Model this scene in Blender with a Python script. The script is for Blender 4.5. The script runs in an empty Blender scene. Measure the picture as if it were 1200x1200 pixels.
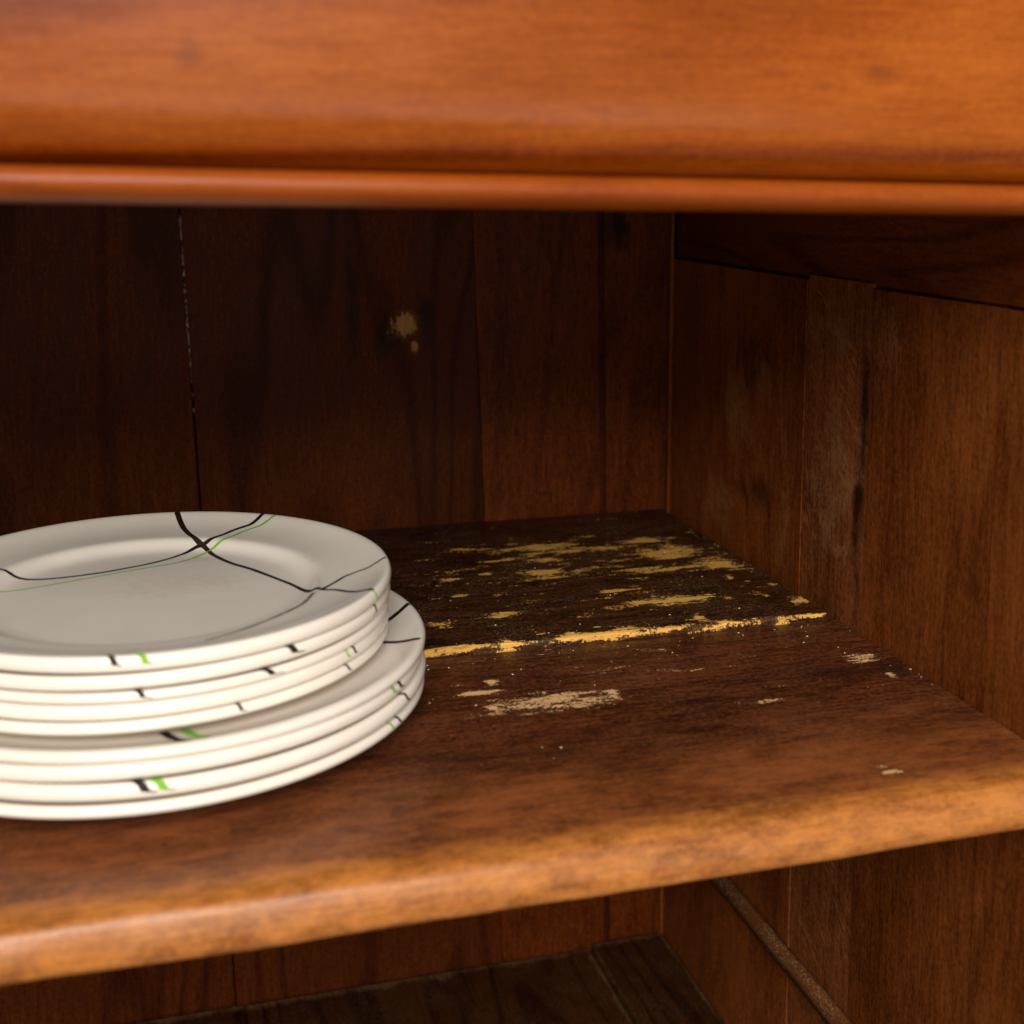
import bpy, bmesh, math, random
from mathutils import Vector, noise as mnoise

S = bpy.context.scene
COL = S.collection
random.seed(7)

# ------------------------------------------------------------------ camera
cam_d = bpy.data.cameras.new('camera')
cam = bpy.data.objects.new('camera', cam_d)
COL.objects.link(cam)
cam.location = (0, 0, .23)
cam.rotation_euler = (math.radians(90 - 7.856), 0, math.radians(-15.744))
cam_d.sensor_fit = 'AUTO'
cam_d.sensor_width = 36
cam_d.lens = 36 * 1557.2 / 1200
cam_d.shift_y = -.15
cam_d.clip_start = .01
cam_d.clip_end = 50
cam_d.dof.use_dof = True
cam_d.dof.focus_distance = .67
cam_d.dof.aperture_fstop = 8.5
S.camera = cam

# ------------------------------------------------------------------ world, lamps, exposure
W = bpy.data.worlds.new('World')
S.world = W
W.use_nodes = True
W.node_tree.nodes['Background'].inputs[0].default_value = (1.0, .92, .83, 1)
W.node_tree.nodes['Background'].inputs[1].default_value = .22


def area(name, loc, target, sx, sy, power, color):
    d = bpy.data.lights.new(name, 'AREA')
    d.shape = 'RECTANGLE'
    d.size, d.size_y = sx, sy
    d.energy = power
    d.color = color
    o = bpy.data.objects.new(name, d)
    COL.objects.link(o)
    o.location = loc
    o.rotation_euler = (Vector(target) - Vector(loc)).to_track_quat('-Z', 'Y').to_euler()
    return o


area('window_light', (-.45, -1.8, 1.50), (.1, .45, .1), 1.5, 1.1, 49, (1.0, .95, .89))
area('low_window_light', (.1, -2.0, .99), (.12, .8, .08), 1.1, .26, 6, (1.0, .94, .86))
area('added_low_fill_light', (.35, -1.7, -.05), (.15, .6, .16), 1.7, .45, 4.2, (1.0, .90, .78))  # added low fill for the interior and the gradient on the rail

S.view_settings.view_transform = 'Standard'
S.view_settings.look = 'None'
S.view_settings.exposure = .75
S.view_settings.gamma = 1
S.render.engine = 'CYCLES'
S.cycles.use_denoising = True
S.cycles.max_bounces = 8
S.cycles.diffuse_bounces = 5


# ------------------------------------------------------------------ node helpers
class NT:
    def __init__(self, name):
        self.m = bpy.data.materials.new(name)
        self.m.use_nodes = True
        self.t = self.m.node_tree
        self.b = self.t.nodes['Principled BSDF']

    def n(self, kind, **kw):
        x = self.t.nodes.new(kind)
        for k, v in kw.items():
            setattr(x, k, v)
        return x

    def put(self, sock, v):
        if hasattr(v, 'is_output'):
            self.t.links.new(v, sock)
        else:
            sock.default_value = v

    def math(self, op, a, b=0.0, c=0.0, clamp=False):
        x = self.n('ShaderNodeMath', operation=op, use_clamp=clamp)
        for i, v in enumerate((a, b, c)):
            self.put(x.inputs[i], v)
        return x.outputs[0]

    def vmath(self, op, a, b=(0, 0, 0), c=(0, 0, 0)):
        x = self.n('ShaderNodeVectorMath', operation=op)
        self.put(x.inputs[0], a)
        self.put(x.inputs[1], b)
        if op == 'MULTIPLY_ADD':
            self.put(x.inputs[2], c)
        return x.outputs[1] if op == 'LENGTH' else x.outputs[0]

    def noise(self, vec, scale, detail=4, rough=.55, dist=0.0):
        x = self.n('ShaderNodeTexNoise')
        self.put(x.inputs['Vector'], vec)
        x.inputs['Scale'].default_value = scale
        x.inputs['Detail'].default_value = detail
        x.inputs['Roughness'].default_value = rough
        x.inputs['Distortion'].default_value = dist
        return x.outputs['Fac']

    def n_col(self, vec, scale):
        x = self.n('ShaderNodeTexNoise')
        self.put(x.inputs['Vector'], vec)
        x.inputs['Scale'].default_value = scale
        x.inputs['Detail'].default_value = 3
        return x.outputs['Color']

    def step(self, v, lo, hi, a=0.0, b=1.0):
        x = self.n('ShaderNodeMapRange', interpolation_type='SMOOTHSTEP')
        self.put(x.inputs['Value'], v)
        for k, q in zip(('From Min', 'From Max', 'To Min', 'To Max'), (lo, hi, a, b)):
            x.inputs[k].default_value = q
        return x.outputs['Result']

    def mix(self, f, a, b, blend='MIX'):
        x = self.n('ShaderNodeMix', data_type='RGBA', blend_type=blend)
        self.put(x.inputs[0], f)
        self.put(x.inputs[6], a)
        self.put(x.inputs[7], b)
        return x.outputs[2]

    def blobs(self, pos, L):
        """nearest of a list of soft ellipsoids: 0 in the middle, 1 on the rim"""
        cur = None
        for (c, r, off) in L:
            sc = tuple(0.0 if q is None else 1.0 / q for q in r)
            of = [-c[i] * sc[i] for i in range(3)]
            for i in range(3):
                if r[i] is None:
                    of[i] = off
            d = self.vmath('LENGTH', self.vmath('MULTIPLY_ADD', pos, sc, tuple(of)))
            cur = d if cur is None else self.math('MINIMUM', cur, d)
        return cur


def c4(c):
    return (c[0], c[1], c[2], 1)


def wood(name, axis, dark, mid, light, rough=.45, ring=1.0, ring_scale=9, blotch=.5, fibre=.5, blotch_scale=9,
         chips=None, chip_col=(.5, .3, .1), chip_noise=1.0, chip_var=.5, stains=None, stain_col=(.012, .006, .004), wear_and_light=None, stain_k=.9, patches=None, patch_col=(.2, .1, .05),
         hatch=0.0, dust=0.0, bump=.35, spec=.5, scratches=0.0, coat=0.0):
    warm = lambda c: (c[0] * 1.10, c[1] * .79, c[2] * .52)
    dark, mid, light = warm(dark), warm(mid), warm(light)
    q = NT(name)
    pos = q.n('ShaderNodeNewGeometry').outputs['Position']
    oi = q.n('ShaderNodeObjectInfo').outputs['Random']
    off = q.n('ShaderNodeCombineXYZ')
    for i, k in enumerate((3.7, 5.3, 8.1)):
        q.put(off.inputs[i], q.math('MULTIPLY', oi, k))
    p = q.vmath('ADD', pos, off.outputs[0])
    st = [1.0, 1.0, 1.0]
    st['XYZ'.index(axis)] = .09
    pg = q.vmath('MULTIPLY', p, tuple(st))
    st2 = [1.0, 1.0, 1.0]
    st2['XYZ'.index(axis)] = .16
    pr = q.vmath('MULTIPLY', p, tuple(st2))
    st4 = [1.0, 1.0, 1.0]
    st4['XYZ'.index(axis)] = .2
    # growth rings: contour lines of a stretched noise
    rn = q.noise(pr, ring_scale, 2.5, .45, .3)
    rr = q.math('PINGPONG', q.math('MULTIPLY', rn, 15.0), .5)
    rr = q.step(rr, .0, .24)
    fib = q.noise(pg, 520, 6, .72)
    fib2 = q.noise(q.vmath('MULTIPLY', p, tuple(st4)), 1500, 3, .65)
    fib3 = q.noise(p, 420, 4, .7)
    st3 = [1.0, 1.0, 1.0]
    st3['XYZ'.index(axis)] = .35
    blo = q.noise(q.vmath('MULTIPLY', p, tuple(st3)), blotch_scale, 6, .6, .4)
    v = q.math('MULTIPLY_ADD', q.math('SUBTRACT', rr, .8), .42 * ring, .5)
    v = q.math('ADD', v, q.math('MULTIPLY', q.math('SUBTRACT', fib, .5), 2.0 * fibre))
    v = q.math('ADD', v, q.math('MULTIPLY', q.math('SUBTRACT', fib2, .5), 1.7 * fibre))
    v = q.math('ADD', v, q.math('MULTIPLY', q.math('SUBTRACT', fib3, .5), 1.5 * fibre))
    v = q.math('ADD', v, q.math('MULTIPLY', q.math('SUBTRACT', blo, .5), 2.0 * blotch))
    cr = q.n('ShaderNodeValToRGB')
    q.put(cr.inputs[0], v)
    e = cr.color_ramp.elements
    e[0].position, e[0].color = .12, c4(dark)
    e[1].position, e[1].color = .9, c4(light)
    m = e.new(.5)
    m.color = c4(mid)
    col = cr.outputs[0]
    rg = q.math('MULTIPLY_ADD', q.math('SUBTRACT', blo, .5), .5, rough)
    rg = q.math('ADD', rg, q.math('MULTIPLY', q.math('SUBTRACT', fib, .5), .25))
    h = q.math('ADD', q.math('MULTIPLY', fib, .6), q.math('MULTIPLY', rr, .25 * ring))
    if wear_and_light:
        # worn, handled edge, and brighter front light put into the colour: (axis index, from, to, colours) with a ragged border
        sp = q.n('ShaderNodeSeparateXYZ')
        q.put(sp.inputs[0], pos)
        for ax, a, b, wd, wl, amp in wear_and_light:
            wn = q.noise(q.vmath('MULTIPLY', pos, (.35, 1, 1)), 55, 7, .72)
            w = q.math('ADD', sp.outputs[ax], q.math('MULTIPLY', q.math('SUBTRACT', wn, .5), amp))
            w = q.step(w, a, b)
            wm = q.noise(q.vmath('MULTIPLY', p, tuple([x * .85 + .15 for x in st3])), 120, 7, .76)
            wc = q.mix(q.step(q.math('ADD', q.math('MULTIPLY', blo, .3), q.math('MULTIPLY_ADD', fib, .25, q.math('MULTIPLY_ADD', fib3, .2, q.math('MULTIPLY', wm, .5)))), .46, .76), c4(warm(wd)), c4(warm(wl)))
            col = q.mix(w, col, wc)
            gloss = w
    if wear_and_light:
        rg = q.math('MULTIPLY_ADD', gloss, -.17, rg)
    if hatch:
        # slanting saw marks
        mp = q.n('ShaderNodeMapping')
        q.put(mp.inputs[0], pos)
        mp.inputs['Rotation'].default_value = (math.radians(-38), 0, 0)
        q.put(mp.inputs[0], q.vmath('ADD', pos, q.vmath('MULTIPLY', q.n_col(pos, 16), (.03, .03, .03))))
        hv = q.noise(q.vmath('MULTIPLY', mp.outputs[0], (.10, .10, 1)), 620, 5, .75)
        hm = q.math('MULTIPLY', q.step(hv, .48, .70), q.step(q.noise(pos, 30, 5, .7), .42, .68))
        col = q.mix(q.math('MULTIPLY', hm, hatch), col, c4([x * 1.9 + .015 for x in light]))
        h = q.math('ADD', h, q.math('MULTIPLY', hv, .8))
    if scratches:
        mp = q.n('ShaderNodeMapping')
        q.put(mp.inputs[0], pos)
        mp.inputs['Rotation'].default_value = (0, 0, math.radians(17))
        sv = q.noise(q.vmath('MULTIPLY', mp.outputs[0], (.06, 1, 1)), 330, 2, .5)
        sm = q.math('MULTIPLY', q.step(sv, .66, .72), q.step(q.noise(pos, 30, 2), .5, .6))
        col = q.mix(q.math('MULTIPLY', sm, scratches), col, c4([x * 2.2 for x in light]))
    if stains:
        d = q.blobs(pos, stains)
        nz = q.noise(q.vmath('MULTIPLY', pos, tuple([s * .6 + .3 for s in st3])), 75, 6, .68)
        sm = q.step(q.math('ADD', q.math('SUBTRACT', 1.0, d), q.math('MULTIPLY', q.math('SUBTRACT', nz, .5), 3.0)), -.25, .9)
        col = q.mix(q.math('MULTIPLY', sm, stain_k), col, c4(stain_col))
    if patches:
        # broad pale scuffs where the finish has been rubbed away
        d = q.blobs(pos, patches)
        nz = q.noise(q.vmath('MULTIPLY', pos, tuple([s * .5 + .4 for s in st3])), 60, 7, .66, .6)
        f = q.math('ADD', q.math('SUBTRACT', 1.0, d), q.math('MULTIPLY', q.math('SUBTRACT', nz, .5), 3.2))
        pm = q.math('MULTIPLY', q.step(f, .0, .9), q.step(q.math('ADD', q.math('MULTIPLY', fib, .5), q.math('MULTIPLY', fib3, .5)), .3, .6))
        col = q.mix(q.math('MULTIPLY', pm, .75), col, c4(patch_col))
        rg = q.math('MULTIPLY_ADD', pm, .2, rg)
    if chips:
        d = q.blobs(pos, chips)
        st5 = [1.0, 1.0, 1.0]
        st5['XYZ'.index(axis)] = .24
        nz = q.noise(q.vmath('MULTIPLY', pos, tuple(st5)), 240, 7, .70)
        nb = q.noise(q.vmath('MULTIPLY', pos, tuple(st3)), 70, 3, .5)
        f = q.math('ADD', q.math('SUBTRACT', 1.0, d), q.math('MULTIPLY', q.math('SUBTRACT', nz, .5), 4.2 * chip_noise))
        f = q.math('ADD', f, q.math('MULTIPLY', q.math('SUBTRACT', nb, .5), 2.2 * chip_noise))
        f = q.math('ADD', f, q.math('MULTIPLY', q.math('SUBTRACT', q.noise(pos, 620, 4, .7), .5), 2.6 * chip_noise))
        cm = q.math('MULTIPLY', q.step(f, .12, .30), q.step(q.noise(q.vmath('MULTIPLY', pos, tuple(st5)), 700, 3, .7), .32, .42, .55, 1.0))
        cv = q.noise(pg, 420, 4, .7)
        cc = q.mix(q.math('MULTIPLY', q.step(cv, .38, .68), chip_var), c4(chip_col), c4([x * .45 for x in chip_col]))
        # a ring of half-lifted varnish round every chip
        halo = q.math('MULTIPLY', q.step(f, -.3, .12), .16)
        col = q.mix(halo, col, c4([x * .45 for x in chip_col]))
        col = q.mix(cm, col, cc)
        rg = q.math('ADD', rg, q.math('MULTIPLY', cm, .3))
        h = q.math('SUBTRACT', h, q.math('MULTIPLY', cm, 1.6))
    if dust:
        dn = q.noise(pos, 900, 2, .6)
        db = q.noise(pos, 26, 5, .65)
        dm = q.math('MULTIPLY', q.step(dn, .5, .68), q.step(db, .38, .66))
        col = q.mix(q.math('MULTIPLY', dm, dust), col, (.42, .30, .18, 1))
    q.put(q.b.inputs['Base Color'], col)
    q.put(q.b.inputs['Roughness'], q.math('MAXIMUM', rg, .12))
    q.b.inputs['Specular IOR Level'].default_value = spec
    q.b.inputs['Coat Weight'].default_value = coat
    q.b.inputs['Coat Roughness'].default_value = .22
    bp = q.n('ShaderNodeBump')
    bp.inputs['Strength'].default_value = bump
    bp.inputs['Distance'].default_value = .0006
    q.put(bp.inputs['Height'], h)
    q.put(q.b.inputs['Normal'], bp.outputs[0])
    return q.m


# ------------------------------------------------------------------ where the varnish is chipped on the shelf (metres)
BACK_CHIPS = [(0.1845, 0.7627, 0.0108, 0.0042), (0.2167, 0.7686, 0.0051, 0.0025), (0.2287, 0.7567, 0.0252, 0.0054),
    (0.2049, 0.7363, 0.0146, 0.0028), (0.2285, 0.7296, 0.0122, 0.007), (0.2161, 0.7065, 0.0126, 0.0058),
    (0.215, 0.6972, 0.0163, 0.0036), (0.1633, 0.7062, 0.0058, 0.0036), (0.1851, 0.7118, 0.0043, 0.0026),
    (0.2974, 0.7539, 0.0162, 0.0049), (0.3031, 0.7261, 0.0166, 0.0143), (0.3213, 0.6962, 0.0121, 0.0133),
    (0.3159, 0.6688, 0.0035, 0.0044), (0.3229, 0.6596, 0.0035, 0.0031),
    (0.2446, 0.6634, 0.0064, 0.0026), (0.262, 0.6382, 0.0241, 0.0076), (0.2848, 0.6377, 0.0059, 0.004),
    (0.3009, 0.6347, 0.0041, 0.002), (0.164, 0.6784, 0.0059, 0.0024), (0.1721, 0.6404, 0.0085, 0.0048),
    (0.2725, 0.6098, 0.0028, 0.0051), (0.2166, 0.6097, 0.0017, 0.0012),
    (0.1859, 0.6075, 0.0041, 0.0012), (0.1666, 0.6010, 0.0060, 0.0034), (0.2006, 0.6045, 0.0024, 0.0018),
    (0.2276, 0.6043, 0.0090, 0.0036), (0.3343, 0.6507, 0.0031, 0.0028),
    (0.3219, 0.6325, 0.0019, 0.002), (0.3358, 0.6213, 0.0061, 0.0057), (0.313, 0.5984, 0.0040, 0.003)]
FAINT_CHIPS = [(0.2986, 0.6937, 0.0239, 0.0047), (0.1406, 0.6343, 0.0062, 0.0038), (.256, .745, .030, .006)]
back_blobs = [((x, y, 0), (a * .98, b * .98, None), .05) for x, y, a, b in BACK_CHIPS]
back_blobs += [((.25, .700, 0), (.10, .080, None), 1.50)]
back_blobs += [((x, y, 0), (a * 1.2, b * 1.2, None), .62) for x, y, a, b in FAINT_CHIPS]
# the long chipped strip on the step between both boards
back_blobs += [((.255, .5985, .0044), (.058, .0030, .0026), .0), ((.150, .5998, .0044), (.040, .0026, .0024), .0), ((.215, .5995, .0044), (.03, .0036, .0026), .0), ((.32, .5975, .0044), (.02, .0026, .0024), .0)]
FRONT_CHIPS = [(0.1487, 0.5633, 0.0022, 0.0027), (0.1392, 0.5526, 0.0077, 0.0025), (0.17, 0.5345, 0.0235, 0.0070),
    (0.1977, 0.5362, 0.0034, 0.0048), (0.1417, 0.5342, 0.0033, 0.003)]
front_blobs = [((x, y, 0), (a * 1.08, b * 1.08, None), .05) for x, y, a, b in FRONT_CHIPS]
front_blobs += [((.20, .560, 0), (.12, .045, None), 1.75)]
front_blobs += [((x, y, 0), (a, b, None), .45) for x, y, a, b in [(0.2576, 0.5089, 0.011, 0.0023), (0.327, 0.5434, 0.0074, 0.0052),
    (.2738, .4375, .0040, .0014), (.2762, .4325, .0045, .0014), (0.3305, 0.5211, 0.0021, 0.0033)]]

M = {}
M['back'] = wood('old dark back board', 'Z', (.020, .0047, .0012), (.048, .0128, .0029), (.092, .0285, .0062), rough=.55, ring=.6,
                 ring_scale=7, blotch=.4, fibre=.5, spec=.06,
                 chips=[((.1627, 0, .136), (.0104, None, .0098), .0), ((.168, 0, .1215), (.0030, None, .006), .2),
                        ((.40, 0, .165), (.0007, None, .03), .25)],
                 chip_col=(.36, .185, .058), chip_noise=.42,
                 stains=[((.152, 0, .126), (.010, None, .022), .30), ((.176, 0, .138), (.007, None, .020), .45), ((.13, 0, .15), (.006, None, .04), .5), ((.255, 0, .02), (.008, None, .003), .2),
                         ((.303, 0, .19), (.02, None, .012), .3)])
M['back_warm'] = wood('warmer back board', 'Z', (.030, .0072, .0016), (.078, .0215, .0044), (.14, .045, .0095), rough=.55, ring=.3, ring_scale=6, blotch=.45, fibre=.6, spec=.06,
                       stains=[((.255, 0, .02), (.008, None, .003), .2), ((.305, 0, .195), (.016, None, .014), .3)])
M['side'] = wood('old side board', 'Z', (.068, .0200, .0056), (.165, .057, .0160), (.29, .113, .034), rough=.5, ring=.22, ring_scale=9,
                 blotch=.95, fibre=.6, spec=.10, patch_col=(.33, .142, .050),
                 patches=[((0, .722, .092), (None, .026, .034), .2), ((0, .688, .112), (None, .016, .018), .4), ((0, .75, .03), (None, .06, .03), .45), ((0, .66, .05), (None, .010, .05), .5)],
                 chips=[((0, .655, .085), (None, .0012, .018), .35)],
                 chip_col=(.135, .070, .030), chip_noise=.6,
                 stains=[((0, .700, .122), (None, .03, .02), .5), ((0, .700, .045), (None, .05, .010), .55)], stain_col=(.030, .008, .0025))
M['sawn'] = wood('sawn side board', 'Z', (.066, .0235, .009), (.155, .060, .023), (.25, .106, .043), rough=.6, ring=.3, ring_scale=14,
                 blotch=.6, fibre=.8, spec=.10, patch_col=(.33, .155, .065), patches=[((0, .605, .07), (None, .03, .05), .3), ((0, .615, .15), (None, .03, .02), .5)], hatch=.9,
                 stains=[((0, .579, .105), (None, .004, .05), .3), ((0, .582, .065), (None, .006, .04), .4)], stain_col=(.010, .0045, .0025))
M['side_front'] = wood('reddish side board', 'Z', (.068, .0210, .0060), (.16, .057, .0165), (.27, .105, .033), rough=.42, ring=.3, ring_scale=9,
                       blotch=.8, fibre=.6, spec=.10, patch_col=(.32, .125, .040), patches=[((0, .56, .15), (None, .016, .03), .4), ((0, .55, -.23), (None, .03, .03), .5)])
M['side_rail'] = wood('dark side rail', 'Y', (.045, .0115, .0035), (.110, .031, .0080), (.18, .058, .015), rough=.5, ring=.6, blotch=.6, fibre=.5, spec=.10)
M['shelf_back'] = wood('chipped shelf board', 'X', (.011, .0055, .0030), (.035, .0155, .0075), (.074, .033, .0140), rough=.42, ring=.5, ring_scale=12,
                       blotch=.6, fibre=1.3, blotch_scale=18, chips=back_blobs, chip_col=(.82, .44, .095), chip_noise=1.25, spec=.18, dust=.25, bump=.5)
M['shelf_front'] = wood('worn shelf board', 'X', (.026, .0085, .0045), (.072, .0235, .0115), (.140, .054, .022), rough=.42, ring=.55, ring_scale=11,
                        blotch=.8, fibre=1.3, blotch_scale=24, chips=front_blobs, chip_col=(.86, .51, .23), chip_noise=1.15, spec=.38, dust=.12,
                        wear_and_light=[(1, .515, .425, (.070, .0230, .0110), (.29, .120, .045), .13), (1, .430, .417, (.155, .058, .014), (.45, .225, .066), .018)], scratches=.5, bump=.5,  # first band: wear plus front light painted in; second band: worn edge
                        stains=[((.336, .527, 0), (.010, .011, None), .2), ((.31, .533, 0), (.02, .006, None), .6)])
M['rail'] = wood('polished orange rail', 'X', (.105, .0200, .0016), (.235, .067, .0042), (.37, .132, .014), rough=.30, ring=.75, ring_scale=6,
                 blotch=.62, fibre=.25, blotch_scale=7, spec=.2, bump=.08, coat=.14,
                 stains=[((.016, 0, .262), (.004, None, .006), .35), ((.235, 0, .263), (.008, None, .004), .3), ((.215, 0, .258), (.005, None, .002), .4)],
                 stain_col=(.085, .018, .003), stain_k=.4)
M['bead'] = wood('polished bead', 'X', (.13, .026, .0024), (.225, .060, .0048), (.32, .098, .010), rough=.30, ring=.3, blotch=.3, fibre=.25, bump=.08, spec=.25)
M['floor'] = wood('dusty bottom board', 'Y', (.014, .0058, .0026), (.034, .0145, .0058), (.062, .028, .011), rough=.6, ring=.8, ring_scale=9, blotch=.6, fibre=.5, dust=.15, spec=.05, patch_col=(.16, .085, .035),
                  patches=[((.2885, 0, 0), (.004, None, None), .2), ((.3425, 0, 0), (.0035, None, None), .15), ((0, .823, 0), (None, .007, None), .15)])
M['runner'] = wood('dusty runner', 'Y', (.06, .024, .009), (.125, .055, .021), (.20, .095, .038), rough=.65, ring=.3, blotch=.5, fibre=.5, dust=.7, spec=.1)
M['blocker'] = wood('carcass board', 'Z', (.02, .006, .002), (.05, .016, .005), (.08, .028, .008), rough=.6, spec=.25)  # only for the added skins that block light


def ceramic():
    q = NT('cream glazed ceramic')
    pos = q.n('ShaderNodeNewGeometry').outputs['Position']
    n1 = q.noise(pos, 35, 4, .6)
    n2 = q.noise(pos, 600, 2, .5)
    col = q.mix(q.step(n1, .3, .75), (.88, .81, .72, 1), (.845, .77, .675, 1))
    # tea-coloured wear at the step of the rim, and a scuff in the well
    d = q.blobs(pos, [((.0672, .5480, .056), (.004, .012, .02), .0), ((.0702, .585, .056), (.003, .008, .02), .0), ((.021, .617, .053), (.020, .006, .02), .0),
                      ((.012, .580, .053), (.04, .022, .02), .0)])
    m = q.step(q.math('ADD', q.math('SUBTRACT', 1.0, d), q.math('MULTIPLY', q.math('SUBTRACT', q.noise(pos, 260, 5, .7), .5), 2.6)), .1, .9)
    col = q.mix(q.math('MULTIPLY', m, .16), col, (.46, .31, .19, 1))
    q.put(q.b.inputs['Base Color'], col)
    q.put(q.b.inputs['Roughness'], q.math('MULTIPLY_ADD', n1, .16, .10))
    q.b.inputs['Specular IOR Level'].default_value = .45
    q.b.inputs['Coat Weight'].default_value = .35
    q.b.inputs['Coat Roughness'].default_value = .06
    q.b.inputs['Subsurface Weight'].default_value = .12
    q.b.inputs['Subsurface Radius'].default_value = (.004, .003, .002)
    q.b.inputs['Subsurface Scale'].default_value = .5
    bp = q.n('ShaderNodeBump')
    bp.inputs['Strength'].default_value = .05
    bp.inputs['Distance'].default_value = .0005
    q.put(bp.inputs['Height'], q.math('ADD', n1, q.math('MULTIPLY', n2, .1)))
    q.put(q.b.inputs['Normal'], bp.outputs[0])
    return q.m


def paint(name, col, col2):
    q = NT(name)
    pos = q.n('ShaderNodeNewGeometry').outputs['Position']
    q.put(q.b.inputs['Base Color'], q.mix(q.step(q.noise(pos, 220, 3), .35, .7), c4(col), c4(col2)))
    q.b.inputs['Roughness'].default_value = .5
    q.b.inputs['Specular IOR Level'].default_value = .15
    return q.m


M['ceramic'] = ceramic()
M['black'] = paint('black glaze line', (.012, .007, .005), (.035, .022, .015))
M['grey'] = paint('thin grey brown glaze line', (.10, .075, .06), (.26, .21, .18))
M['green'] = paint('green glaze line', (.17, .42, .03), (.26, .52, .07))


def crumb_mat():
    q = NT('wood crumb')
    pos = q.n('ShaderNodeNewGeometry').outputs['Position']
    q.put(q.b.inputs['Base Color'], q.mix(q.step(q.noise(pos, 190, 1), .35, .65), (.55, .38, .17, 1), (.75, .62, .45, 1)))
    q.b.inputs['Roughness'].default_value = .8
    return q.m


M['crumb'] = crumb_mat()


def filler_mat():
    q = NT('pale dust in the crack')
    pos = q.n('ShaderNodeNewGeometry').outputs['Position']
    q.put(q.b.inputs['Base Color'], q.mix(q.step(q.noise(pos, 330, 3), .4, .6), (.03, .015, .007, 1), (.50, .38, .25, 1)))
    q.b.inputs['Roughness'].default_value = .9
    return q.m


M['filler'] = filler_mat()


# ------------------------------------------------------------------ object helpers
def link(name, bm, mat, parent, origin, smooth=False):
    me = bpy.data.meshes.new(name)
    bmesh.ops.recalc_face_normals(bm, faces=bm.faces[:])
    for f in bm.faces:
        f.smooth = smooth
    ov = Vector(origin)
    for v in bm.verts:
        v.co -= ov
    bm.to_mesh(me)
    bm.free()
    me.materials.append(mat)
    o = bpy.data.objects.new(name, me)
    COL.objects.link(o)
    if parent:
        base = Vector((0, 0, 0))
        p = parent
        while p:
            base += p.location
            p = p.parent
        o.parent = parent
        o.location = ov - base
    else:
        o.location = ov
    return o


def slab(name, pts, d, mat, parent, bevel=.0012, label=None):
    """a board: polygon pts swept by vector d, edges eased"""
    bm = bmesh.new()
    d = Vector(d)
    a = [bm.verts.new(p) for p in pts]
    b = [bm.verts.new(Vector(p) + d) for p in pts]
    n = len(pts)
    bm.faces.new(a)
    bm.faces.new(b[::-1])
    for i in range(n):
        bm.faces.new((a[i], b[i], b[(i + 1) % n], a[(i + 1) % n]))
    bmesh.ops.recalc_face_normals(bm, faces=bm.faces[:])
    if bevel:
        bmesh.ops.bevel(bm, geom=bm.edges[:], offset=bevel, segments=1, affect='EDGES', profile=.5)
    c = sum((Vector(p) for p in pts), Vector()) / n + d / 2
    o = link(name, bm, mat, parent, c)
    if label:
        o['label'] = label
    return o


def sweep(name, prof, x0, x1, nx, mat, parent, dz=lambda x: 0, wob=0.0, wsel=lambda y, z: 1.0, yend=None, smooth=True, seed=0):
    """closed profile [(y, z)] carried along X with a little hand-made unevenness"""
    bm = bmesh.new()
    rows = []
    for i in range(nx + 1):
        x = x0 + (x1 - x0) * i / nx
        row = []
        for k, (y, z) in enumerate(prof):
            w = wob * wsel(y, z)
            ny = (mnoise.noise((x * 11 + seed, 3.1, k * .13)) + .6 * mnoise.noise((x * 45 + seed, 7.7, k * .3))) * w
            nz = (mnoise.noise((x * 9 + seed, 13.1, k * .13)) + .5 * mnoise.noise((x * 38 + seed, 27.7, k * .3))) * w * .6
            row.append(bm.verts.new((x, y + ny, z + nz + dz(x))))
        rows.append(row)
    n = len(prof)
    for i in range(nx):
        for k in range(n):
            bm.faces.new((rows[i][k], rows[i][(k + 1) % n], rows[i + 1][(k + 1) % n], rows[i + 1][k]))
    bm.faces.new(rows[0])
    bm.faces.new(rows[-1][::-1])
    ys = [p[0] for p in prof]
    zs = [p[1] for p in prof]
    o = link(name, bm, mat, parent, ((x0 + x1) / 2, (min(ys) + max(ys)) / 2, (min(zs) + max(zs)) / 2), smooth)
    if smooth:
        for e in o.data.edges:
            pass
        try:
            o.data.set_sharp_from_angle(angle=math.radians(38))
        except Exception:
            pass
    return o


# ------------------------------------------------------------------ the cupboard
XL, XR = -.46, .345            # inner faces of the sides
YF, YB = .40, .827             # front, inner face of the back
ZF, ZT = -.31, .335            # inner bottom and top
cup = bpy.data.objects.new('wooden_cupboard', None)
COL.objects.link(cup)
cup.location = ((XL + XR) / 2, (YF + YB) / 2, ZF - .03)
cup['label'] = 'old open wooden cupboard with a worn chipped shelf under an orange polished rail'
cup['category'] = 'cupboard'

# added unseen back and side skins, so that no light comes through the gaps between boards
slab('back_light_blocker', [(XL - .02, YB + .019, ZF - .028), (XR + .026, YB + .019, ZF - .028), (XR + .026, YB + .019, ZT + .02), (XL - .02, YB + .019, ZT + .02)], (0, .008, 0), M['blocker'], cup)
slab('side_light_blocker', [(XR + .019, .392, ZF - .028), (XR + .019, YB + .0185, ZF - .028), (XR + .019, YB + .0185, ZT + .02), (XR + .019, .392, ZT + .02)], (.007, 0, 0), M['blocker'], cup)
slab('side_board', [(XL, .405, ZF - .028), (XL, YB + .0185, ZF - .028), (XL, YB + .0185, ZT + .02), (XL, .405, ZT + .02)], (-.018, 0, 0), M['side'], cup)
slab('top_board', [(XL + .001, .414, ZT), (XR + .018, .414, ZT), (XR + .018, YB + .018, ZT), (XL + .001, YB + .018, ZT)], (0, 0, .018), M['side_rail'], cup)

# back boards: (x at z=.25, x at z=-.35) of the left and right edge
def bx(xa, za, xb, zb, z):
    return xa + (xb - xa) * (z - za) / (zb - za)


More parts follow.
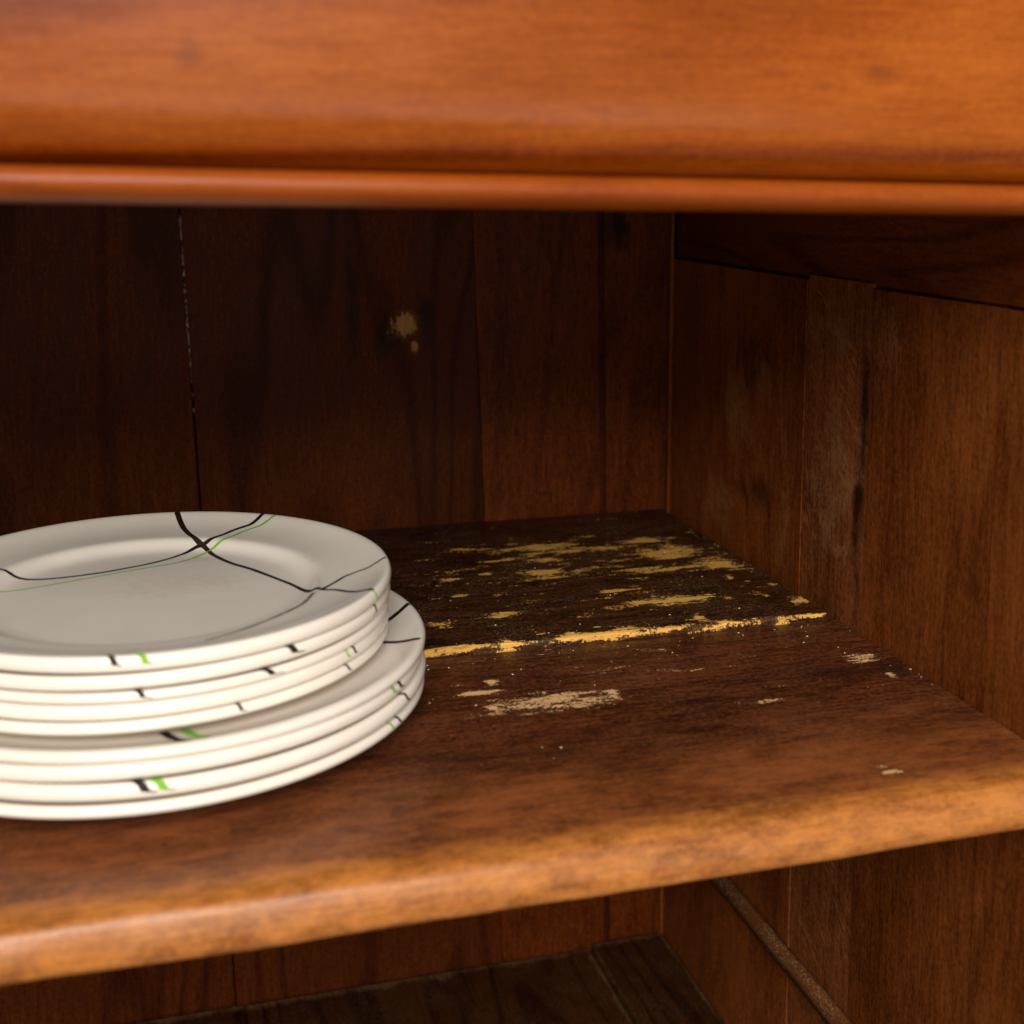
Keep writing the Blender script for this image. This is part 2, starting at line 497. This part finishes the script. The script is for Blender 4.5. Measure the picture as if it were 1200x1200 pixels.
e_crack = lambda z: bx(.0251, .2123, .0321, .0226, z)
e_two = lambda z: bx(.2066, .2058, .2139, .0099, z)
e_three = lambda z: bx(.2912, .2052, .2949, .0043, z)
e_left = lambda z: -.148 + .01 * z
e_far = lambda z: -.315 - .008 * z
lo, hi = ZF - .02, ZT - .0015
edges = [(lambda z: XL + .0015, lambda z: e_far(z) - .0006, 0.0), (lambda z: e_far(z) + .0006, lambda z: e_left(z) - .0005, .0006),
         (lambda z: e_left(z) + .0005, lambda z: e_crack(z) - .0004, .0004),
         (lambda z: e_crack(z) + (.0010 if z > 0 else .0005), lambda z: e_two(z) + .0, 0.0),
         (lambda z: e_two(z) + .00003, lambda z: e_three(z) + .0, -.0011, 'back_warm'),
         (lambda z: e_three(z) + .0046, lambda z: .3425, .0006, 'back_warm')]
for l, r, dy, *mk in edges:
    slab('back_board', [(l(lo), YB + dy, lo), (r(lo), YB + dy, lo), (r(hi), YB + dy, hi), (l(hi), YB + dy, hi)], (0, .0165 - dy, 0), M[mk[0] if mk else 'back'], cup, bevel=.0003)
slab('back_batten', [(e_three(lo) + .0002, YB + .0022, lo), (e_three(lo) + .0044, YB + .0022, lo), (e_three(hi) + .0044, YB + .0022, hi), (e_three(hi) + .0002, YB + .0022, hi)], (0, .014, 0), M['back'], cup, bevel=0)
slab('corner_strip', [(.3428, YB - .002, lo), (.3452, YB - .002, lo), (.3452, YB - .002, hi), (.3428, YB - .002, hi)], (0, .018, 0), M['side_front'], cup, bevel=.0005)

bm = bmesh.new()
prev = None
for i in range(61):
    z = .085 + .122 * i / 60
    w = max(.00008, .00062 + .0008 * mnoise.noise((z * 260, 2.2, 5)) - (.0004 if z < .11 else 0))
    xm = e_crack(z) + .0004 + .0002 * mnoise.noise((z * 90, 8, 1))
    yy = YB + .0004 + .0004 * mnoise.noise((z * 300, 4, 4))
    row = [bm.verts.new((xm - w, yy + .001, z)), bm.verts.new((xm, yy, z)), bm.verts.new((xm + w, yy + .001, z)), bm.verts.new((xm, yy + .004, z))]
    if prev:
        for k in range(4):
            bm.faces.new((prev[k], prev[(k + 1) % 4], row[(k + 1) % 4], row[k]))
    prev = row
link('crack_filler', bm, M['filler'], cup, (.027, YB, .15))

# right side: upright boards up to z = .175, a dark rail across the top
sy = [(YB - .001, .6396, 0.0, .1748, 'side', None), (.6390, .5740, .0003, .1776, 'sawn', 'rough grey brown sawn upright board of the side'),
      (.5737, .4718, .0, .1752, 'side_front', 'smoother reddish upright board of the side'), (.4717, .3925, -.0004, .1750, 'side_front', None)]
for y0, y1, dx, top, mk, lab in sy:
    slab('side_board', [(XR + dx, y0, lo), (XR + dx, y1, lo), (XR + dx, y1 + .0010, top), (XR + dx, y0 + (.0010 if y0 < .8 else 0), top)], (.0185 - dx, 0, 0), M[mk], cup, bevel=.0003, label=lab)
slab('side_rail', [(XR + .0020, YB - .001, .1757), (XR + .0020, .3925, .1757), (XR + .0020, .3925, hi), (XR + .0020, YB - .001, hi)], (.0165, 0, 0), M['side_rail'], cup, bevel=.001,
     label='dark horizontal rail along the top of the right side')

# floor boards of the lower bay, run front to back
fx = [XL + .001, -.30, -.13, .05, .2900, XR - .0008]
for i in range(5):
    z = ZF + (.0, .001, .0005, .0, .0032)[i]
    slab('bottom_board', [(fx[i] + .0006, .402, z), (fx[i + 1] - .0006, .402, z), (fx[i + 1] - .0006, YB - .0025, z), (fx[i] + .0006, YB - .0025, z)], (0, 0, -.016 - (z - ZF)), M['floor'], cup, bevel=.0014)
# runner nailed to the side of the lower bay
bm = bmesh.new()
prof = [(XR - .0006, -.2185), (XR - .0006, -.2078), (XR - .0038, -.2072), (XR - .0062, -.2092), (XR - .0070, -.2130), (XR - .0060, -.2185)]
rows = []
NR = 40
for i in range(NR + 1):
    y = .41 + (.80 - .41) * i / NR
    rows.append([bm.verts.new((px + .0006 * mnoise.noise((y * 30, k, 0)), y, pz + .0008 * mnoise.noise((y * 22, k * .5, 4)))) for k, (px, pz) in enumerate(prof)])
for i in range(NR):
    for k in range(6):
        bm.faces.new((rows[i][k], rows[i][(k + 1) % 6], rows[i + 1][(k + 1) % 6], rows[i + 1][k]))
bm.faces.new(rows[0])
bm.faces.new(rows[-1][::-1])
link('runner', bm, M['runner'], cup, (XR - .007, .605, -.211), True)

# shelf: two boards, the back one standing 4 mm proud
fp = [(.5990, 0), (.56, 0), (.52, 0), (.48, 0), (.452, 0), (.438, -.0002), (.430, -.0006), (.424, -.0010), (.419, -.0018), (.4160, -.0028), (.4138, -.0042), (.4122, -.0064),
      (.4112, -.0098), (.4100, -.0130), (.4100, -.0170), (.4108, -.0196), (.4130, -.0214), (.4170, -.0220), (.46, -.0220), (.5990, -.0220)]
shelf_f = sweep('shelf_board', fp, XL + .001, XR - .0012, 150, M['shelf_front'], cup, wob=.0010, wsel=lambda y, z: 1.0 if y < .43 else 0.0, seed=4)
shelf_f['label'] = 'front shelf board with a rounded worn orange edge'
bm = bmesh.new()
NX = 170
bpf = [(0.0, .0), (.0, .0031), (.0007, .0038), (.0022, .0041), (.05, .0040), (.10, .0040)]
rows = []
x0, x1 = XL + .001, .3392
for i in range(NX + 1):
    x = x0 + (x1 - x0) * i / NX
    yf = .6005 - .012 * (x - .13) + .0006 * mnoise.noise((x * 40, 1, 1)) + .0003 * mnoise.noise((x * 160, 1, 2))
    rag = max(0.0, mnoise.noise((x * 70, 9, 2))) * .0012
    row = [bm.verts.new((x, yf, -.0215)), bm.verts.new((x, yf, .0022 - rag * .5)), bm.verts.new((x, yf + .0006 + rag, .0036)), bm.verts.new((x, yf + .0022 + rag, .0041)),
           bm.verts.new((x, .70, .0040)), bm.verts.new((x, YB - .0022, .0040)), bm.verts.new((x, YB - .0022, -.0215))]
    rows.append(row)
for i in range(NX):
    for k in range(7):
        bm.faces.new((rows[i][k], rows[i][(k + 1) % 7], rows[i + 1][(k + 1) % 7], rows[i + 1][k]))
bm.faces.new(rows[0])
bm.faces.new(rows[-1][::-1])
bmesh.ops.recalc_face_normals(bm, faces=bm.faces[:])
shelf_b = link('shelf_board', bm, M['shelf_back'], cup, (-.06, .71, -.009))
shelf_b['label'] = 'dark back shelf board with yellow chips in its varnish'

# polished front rail with a bead along its lower edge, sagging a little to the right
sag = lambda x: -.0192 * x
rp = [(.3900, .3500), (.3900, .2700), (.3899, .2580), (.3901, .2500), (.3909, .2450), (.3926, .2405), (.3952, .2365), (.3985, .2338), (.4015, .2320), (.4180, .2316), (.4180, .3500)]
rail = sweep('upper_rail', rp, XL - .018, XR + .026, 60, M['rail'], cup, dz=sag, wob=.00025, seed=11)
rail['label'] = 'polished orange front rail above the opening'
bp_ = []
for i in range(11):
    a = math.radians(70 + 150 * i / 10)
    bp_.append((.3928 + .0054 * math.cos(a), .2280 + .0042 * math.sin(a)))
bp_ += [(.3905, .2236), (.3935, .2224), (.3975, .2217), (.4175, .2217), (.4175, .2313), (.3985, .2313)]
link_b = sweep('bead_moulding', bp_, XL - .018, XR + .026, 60, M['bead'], rail, dz=sag, wob=.0002, seed=23)

# ------------------------------------------------------------------ plates
CX, CY = -.001, .567
R_S, R_B = .1028, .117


def profile(R, extra, lip=.0042):
    """upper surface from the middle to the lip, then the underside back to the middle (r, z above the table)"""
    up = [(0, .0045), (.30, .0045), (.56, .0045), (.615, .0047), (.645, .0053), (.668, .0064), (.684, .0078), (.697, .0089), (.712, .0096), (.735, .0098), (.78, .0101),
          (.84, .0108), (.90, .0122), (.945, .0140), (.965, .0149), (.980, .0154), (.990, .0152), (.9965, .0145), (1.0, .0136), (.9985, .0125), (.993, .0117), (.982, .0112)]
    dn = [(.955, .0104), (.90, .0088), (.82, .0073), (.74, .0064), (.705, .0056), (.68, .0042), (.65, .0026), (.615, .0016), (.585, .0010)]
    up[-5:] = [(r, .0154 - (.0154 - z) * lip / .0042) if z < .0150 else (r, z) for r, z in up[-5:]]
    dn = [(r, z - (lip - .0042) * min(1, max(0, (r - .66) / .2))) for r, z in dn]
    p = [(r * R, z + extra) for r, z in up + dn]
    p += [(.578 * R, .0002), (.570 * R, .00005), (.548 * R, .00005), (.54 * R, .0002), (.532 * R, .0012 + extra), (.3 * R, .0013 + extra), (0, .0013 + extra)]
    return p, len(up)


class Plate:
    def __init__(self, R, base, extra, lip, dx, dy, name, label, cat, group):
        self.R, self.extra = R, extra
        self.prof, self.nup = profile(R, extra, lip)
        NS = 192
        bm = bmesh.new()
        rings = []
        ph = random.uniform(0, 6)
        for (r, z) in self.prof:
            if r == 0:
                rings.append([bm.verts.new((0, 0, z))])
            else:
                ring = []
                for k in range(NS):
                    t = 2 * math.pi * k / NS
                    w = max(0.0, r / R - .7)
                    ring.append(bm.verts.new((r * math.cos(t), r * math.sin(t), z + w * .0007 * math.sin(2 * t + ph))))
                rings.append(ring)
        self.ph = ph
        for a, b in zip(rings, rings[1:]):
            for k in range(NS):
                j = (k + 1) % NS
                if len(a) == 1:
                    bm.faces.new((a[0], b[k], b[j]))
                elif len(b) == 1:
                    bm.faces.new((a[k], a[j], b[0]))
                else:
                    bm.faces.new((a[k], a[j], b[j], b[k]))
        self.root = bpy.data.objects.new(name, None)
        COL.objects.link(self.root)
        self.root.location = (CX + dx, CY + dy, base)
        self.root['label'] = label
        self.root['category'] = cat
        self.root['group'] = group
        self.dish = link('dish', bm, M['ceramic'], None, (0, 0, 0), True)
        self.dish.parent = self.root

    def at_s(self, s):
        """point and normal of the profile at s: s = r/R up to the lip, beyond 1 it runs on over the lip (1..1.2)"""
        up = self.prof[:self.nup]
        i_l = 18
        if s <= 1:
            r = s * self.R
            for (a, za), (b, zb) in zip(up[:i_l], up[1:i_l + 1]):
                if r <= b:
                    u = (r - a) / (b - a)
                    return r, za + (zb - za) * u, (-(zb - za), (b - a))
            return up[i_l][0], up[i_l][1], (1, 0)
        k = (s - 1) / .2 * (len(up) - 1 - i_l)
        i = min(int(k), len(up) - 2 - i_l)
        u = k - i
        (a, za), (b, zb) = up[i_l + i], up[i_l + i + 1]
        return a + (b - a) * u, za + (zb - za) * u, (-(zb - za), (b - a))

    def put(self, s, t, off):
        r, z, (nr, nz) = self.at_s(s)
        L = math.hypot(nr, nz) or 1
        r += nr / L * off
        z += nz / L * off + max(0.0, r / self.R - .7) * .0007 * math.sin(2 * t + self.ph)
        return Vector((r * math.cos(t), r * math.sin(t), z))

    def line(self, pts, w0, w1, mat, dense=10, lift=0.0):
        """painted line through polar stations (s, angle), draped on the glaze"""
        # smooth in the flat: x = s cos t
        P = [Vector((s * math.cos(t), s * math.sin(t), 0)) for s, t in pts]
        Q = []
        for i in range(len(P) - 1):
            a, b, c, d = P[max(i - 1, 0)], P[i], P[i + 1], P[min(i + 2, len(P) - 1)]
            for k in range(dense):
                u = k / dense
                Q.append(.5 * ((2 * b) + (c - a) * u + (2 * a - 5 * b + 4 * c - d) * u * u + (3 * b - a - 3 * c + d) * u ** 3))
        Q.append(P[-1])
        bm = bmesh.new()
        prev = None
        n = len(Q)
        for i, qv in enumerate(Q):
            tan = (Q[min(i + 1, n - 1)] - Q[max(i - 1, 0)]).normalized()
            sd = Vector((-tan.y, tan.x, 0))
            u = i / (n - 1)
            w = (w0 + (w1 - w0) * u) * (1 + .18 * mnoise.noise((u * 9, w0 * 900, pts[0][1]))) / self.R / 2
            if i == 0 or i == n - 1:
                w *= .8
            row = []
            for e in (-1, -.33, .33, 1):
                v = qv + sd * w * e
                row.append(bm.verts.new(self.put(v.length, math.atan2(v.y, v.x), .00016 + lift if abs(e) < 1 else .00008 + lift)))
            if prev:
                for a, b, c, d in zip(prev, prev[1:], row[1:], row):
                    bm.faces.new((a, b, c, d))
            prev = row
        o = link('painted_line', bm, mat, None, (0, 0, 0), True)
        o.parent = self.root
        return o

    def xy(self, L, *a, **k):
        return self.line([(math.hypot(x, y) / self.R, math.atan2(y, x)) for x, y in L], *a, **k)

    def tick(self, deg, slant, mat, w=.0016, s0=.955, s1=1.035):
        w *= .9
        t = math.radians(deg)
        sl = math.radians(slant)
        return self.line([(s0, t - sl), (s1, t + sl * .3)], w, w * .85, mat, 30, .00018)


def stack(base, R, spacings, name, cat, group, labels, jig):
    """plates from the bottom up; every plate stands in the well of the one below"""
    out = []
    z = base
    for i, lab in enumerate(labels):
        ex = 0.0 if i == 0 else max(0.0, spacings[i - 1] - .00455)
        lip = .0046 if i == 0 else min(.0062, max(.0038, spacings[i - 1] - .0005))
        p = Plate(R, z, ex, lip, jig[i][0], jig[i][1], name, lab, cat, group)
        out.append(p)
        z += .00455 + ex
    return out, z


big, ztop = stack(.0002, R_B, [.0077, .0065, .0053], 'dinner_plate', 'plate', 'large plates in the lower part of the stack',
                  ['large cream plate lying directly on the shelf, lowest of the stack',
                   'large cream plate second from the shelf, bold black and green dashes on front lip',
                   'large cream plate third from the shelf, just under the uppermost large plate',
                   'uppermost large cream plate, its bare rim showing around the smaller plates'],
                  [(0, 0), (.0006, -.0003), (-.0004, .0006), (.0007, .0002)])
small, zend = stack(ztop, R_S, [.0063, .0046, .0060, .0071], 'side_plate', 'plate', 'small plates in the upper part of the stack',
                    ['lowest small cream plate, resting in the uppermost large plate',
                     'second lowest small cream plate, with a tiny green fleck at right',
                     'middle small cream plate of five, with two short black dashes along its front lip',
                     'small cream plate just under the topmost one, bold black dash on front lip',
                     'topmost small cream plate with crossing black and green lines across its face'],
                    [(-.0012, 0), (-.0006, .0005), (-.0008, -.0004), (.0, .0003), (.0004, 0)])
top = small[4]
BK, GR, GY = M['black'], M['green'], M['grey']
A = [(0.0147, 0.1018), (0.018, 0.0829), (0.0223, 0.0696), (0.0271, 0.0621), (0.0308, 0.053), (0.0372, 0.0396), (0.0455, 0.0273), (0.0541, 0.0116), (0.0607, -0.0016),
     (0.0658, -0.0166), (0.0702, -0.0273), (0.0754, -0.031), (0.0808, -0.0392), (0.0862, -0.0467), (0.0873, -0.0511)]
B = [(0.0702, -0.027), (0.076, -0.0205), (0.0818, -0.0139), (0.0872, -0.0112), (0.0934, -0.01), (0.1008, -0.0068)]
C_ = [(0.0569, 0.0848), (0.0499, 0.0781), (0.042, 0.0752), (0.034, 0.0692), (0.0273, 0.0652), (0.022, 0.0644), (0.0165, 0.0606), (0.0091, 0.0544), (0.0009, 0.0491),
      (-0.0082, 0.045), (-.022, .040), (-.042, .037), (-.062, .040), (-.078, .047), (-.090, .0475)]
D = [(0.0620, 0.0800), (0.054, 0.0747), (0.0461, 0.0717), (0.038, 0.0652), (0.0314, 0.0618), (0.0258, 0.0581), (0.0193, 0.0515), (0.012, 0.0467), (0.0018, 0.0433),
     (-0.0082, 0.0398), (-.024, .034), (-.046, .026), (-.068, .020), (-.085, .019), (-.100, .012)]
E_ = [(0.066, -0.029), (0.0607, -0.0425), (0.0534, -0.0515), (0.0454, -0.0594), (0.0378, -0.0665), (0.0289, -0.0728), (0.0194, -0.0784)]
top.xy(A, .0027, .0019, BK)
top.xy(B, .0016, .0015, BK)
top.xy(C_, .0021, .0018, BK)
top.xy(D, .0014, .0011, GR)
top.xy(E_, .0018, .0012, GY)
top.tick(-91, 5, GR, .0018, .94, 1.02)
top.tick(-97, 5, BK, .0018, .93, 1.02)
top.tick(-29, 2, GR, .0012, .97, 1.1)
s2, s3, s4, s5 = small[3], small[2], small[1], small[0]
s2.tick(-30.5, -3, BK, .0014)
s2.tick(-58.5, 4.5, BK, .0022)
s3.tick(-90.3, 3.5, BK, .0018)
s3.tick(-63.5, 5.5, BK, .0018)
s4.tick(-39.6, 2, BK, .0014)
s4.tick(-42.4, 2, GR, .0011)
s5.tick(-41.6, 2, BK, .0013)
s5.tick(-71.1, 2, BK, .0014)
b1, b2, b3, b4 = big[3], big[2], big[1], big[0]
rad = math.radians
b1.line([(.78, rad(-88.2)), (.87, rad(-86)), (.955, rad(-84.2))], .0034, .0034, BK)
b1.line([(.78, rad(-83.6)), (.86, rad(-82)), (.93, rad(-80.4))], .0034, .0036, GR)
b1.line([(.80, rad(-3)), (.88, rad(1.4)), (.95, rad(4.6)), (.985, rad(6.2))], .0030, .0028, BK)
b1.line([(.80, rad(-11.8)), (.85, rad(-13.4)), (.925, rad(-16.0)), (.985, rad(-17.6))], .0026, .0026, BK)
b2.tick(-33.6, 3, BK, .0020)
b2.tick(-36.6, 3, GR, .0018)
b3.tick(-91.6, 5.5, BK, .0026, .93, 1.03)
b3.tick(-88.6, 5.5, GR, .0026, .93, 1.03)
b3.tick(-31.8, 2.5, BK, .0018)
b4.tick(-35, 2, BK, .0016)
b4.tick(-38.2, 2, GR, .0012)

# ------------------------------------------------------------------ crumbs of varnish and wood on the shelf
bm = bmesh.new()
for i in range(260):
    if i < 130:
        x, y = random.uniform(.115, .335), random.triangular(.47, .72, .575)
    else:
        x, y = random.uniform(.0, .335), random.uniform(.52, .80)
    if i % 3 == 0:
        x, y = random.uniform(.12, .335), .5965 + random.gauss(0, .006)
    elif i % 7 == 0:
        y = random.uniform(.45, .80)
        x = .3435 - abs(random.gauss(0, .003)) if y < .6 else .338 - abs(random.gauss(0, .003))
    if math.hypot(x - CX, y - CY) < .078 or .594 < y < .6045:
        continue
    z = .0041 if y > .602 else 0.0
    s = random.choice((.0002, .0002, .00025, .0003, .0004, .0005))
    a = random.uniform(0, 6.28)
    vs = []
    for k in range(5):
        t = a + k * 1.2566
        q = s * random.uniform(.6, 1.2)
        vs.append(bm.verts.new((x + q * math.cos(t) * 1.3, y + q * math.sin(t), z + .0001)))
    tv = bm.verts.new((x, y, z + s * .9))
    for k in range(5):
        bm.faces.new((vs[k], vs[(k + 1) % 5], tv))
    bm.faces.new(vs[::-1])
cr = link('crumbs', bm, M['crumb'], None, (.2, .6, .004))
cr['label'] = 'tiny pale crumbs of wood and varnish scattered over the shelf'
cr['category'] = 'crumbs'
cr['kind'] = 'stuff'
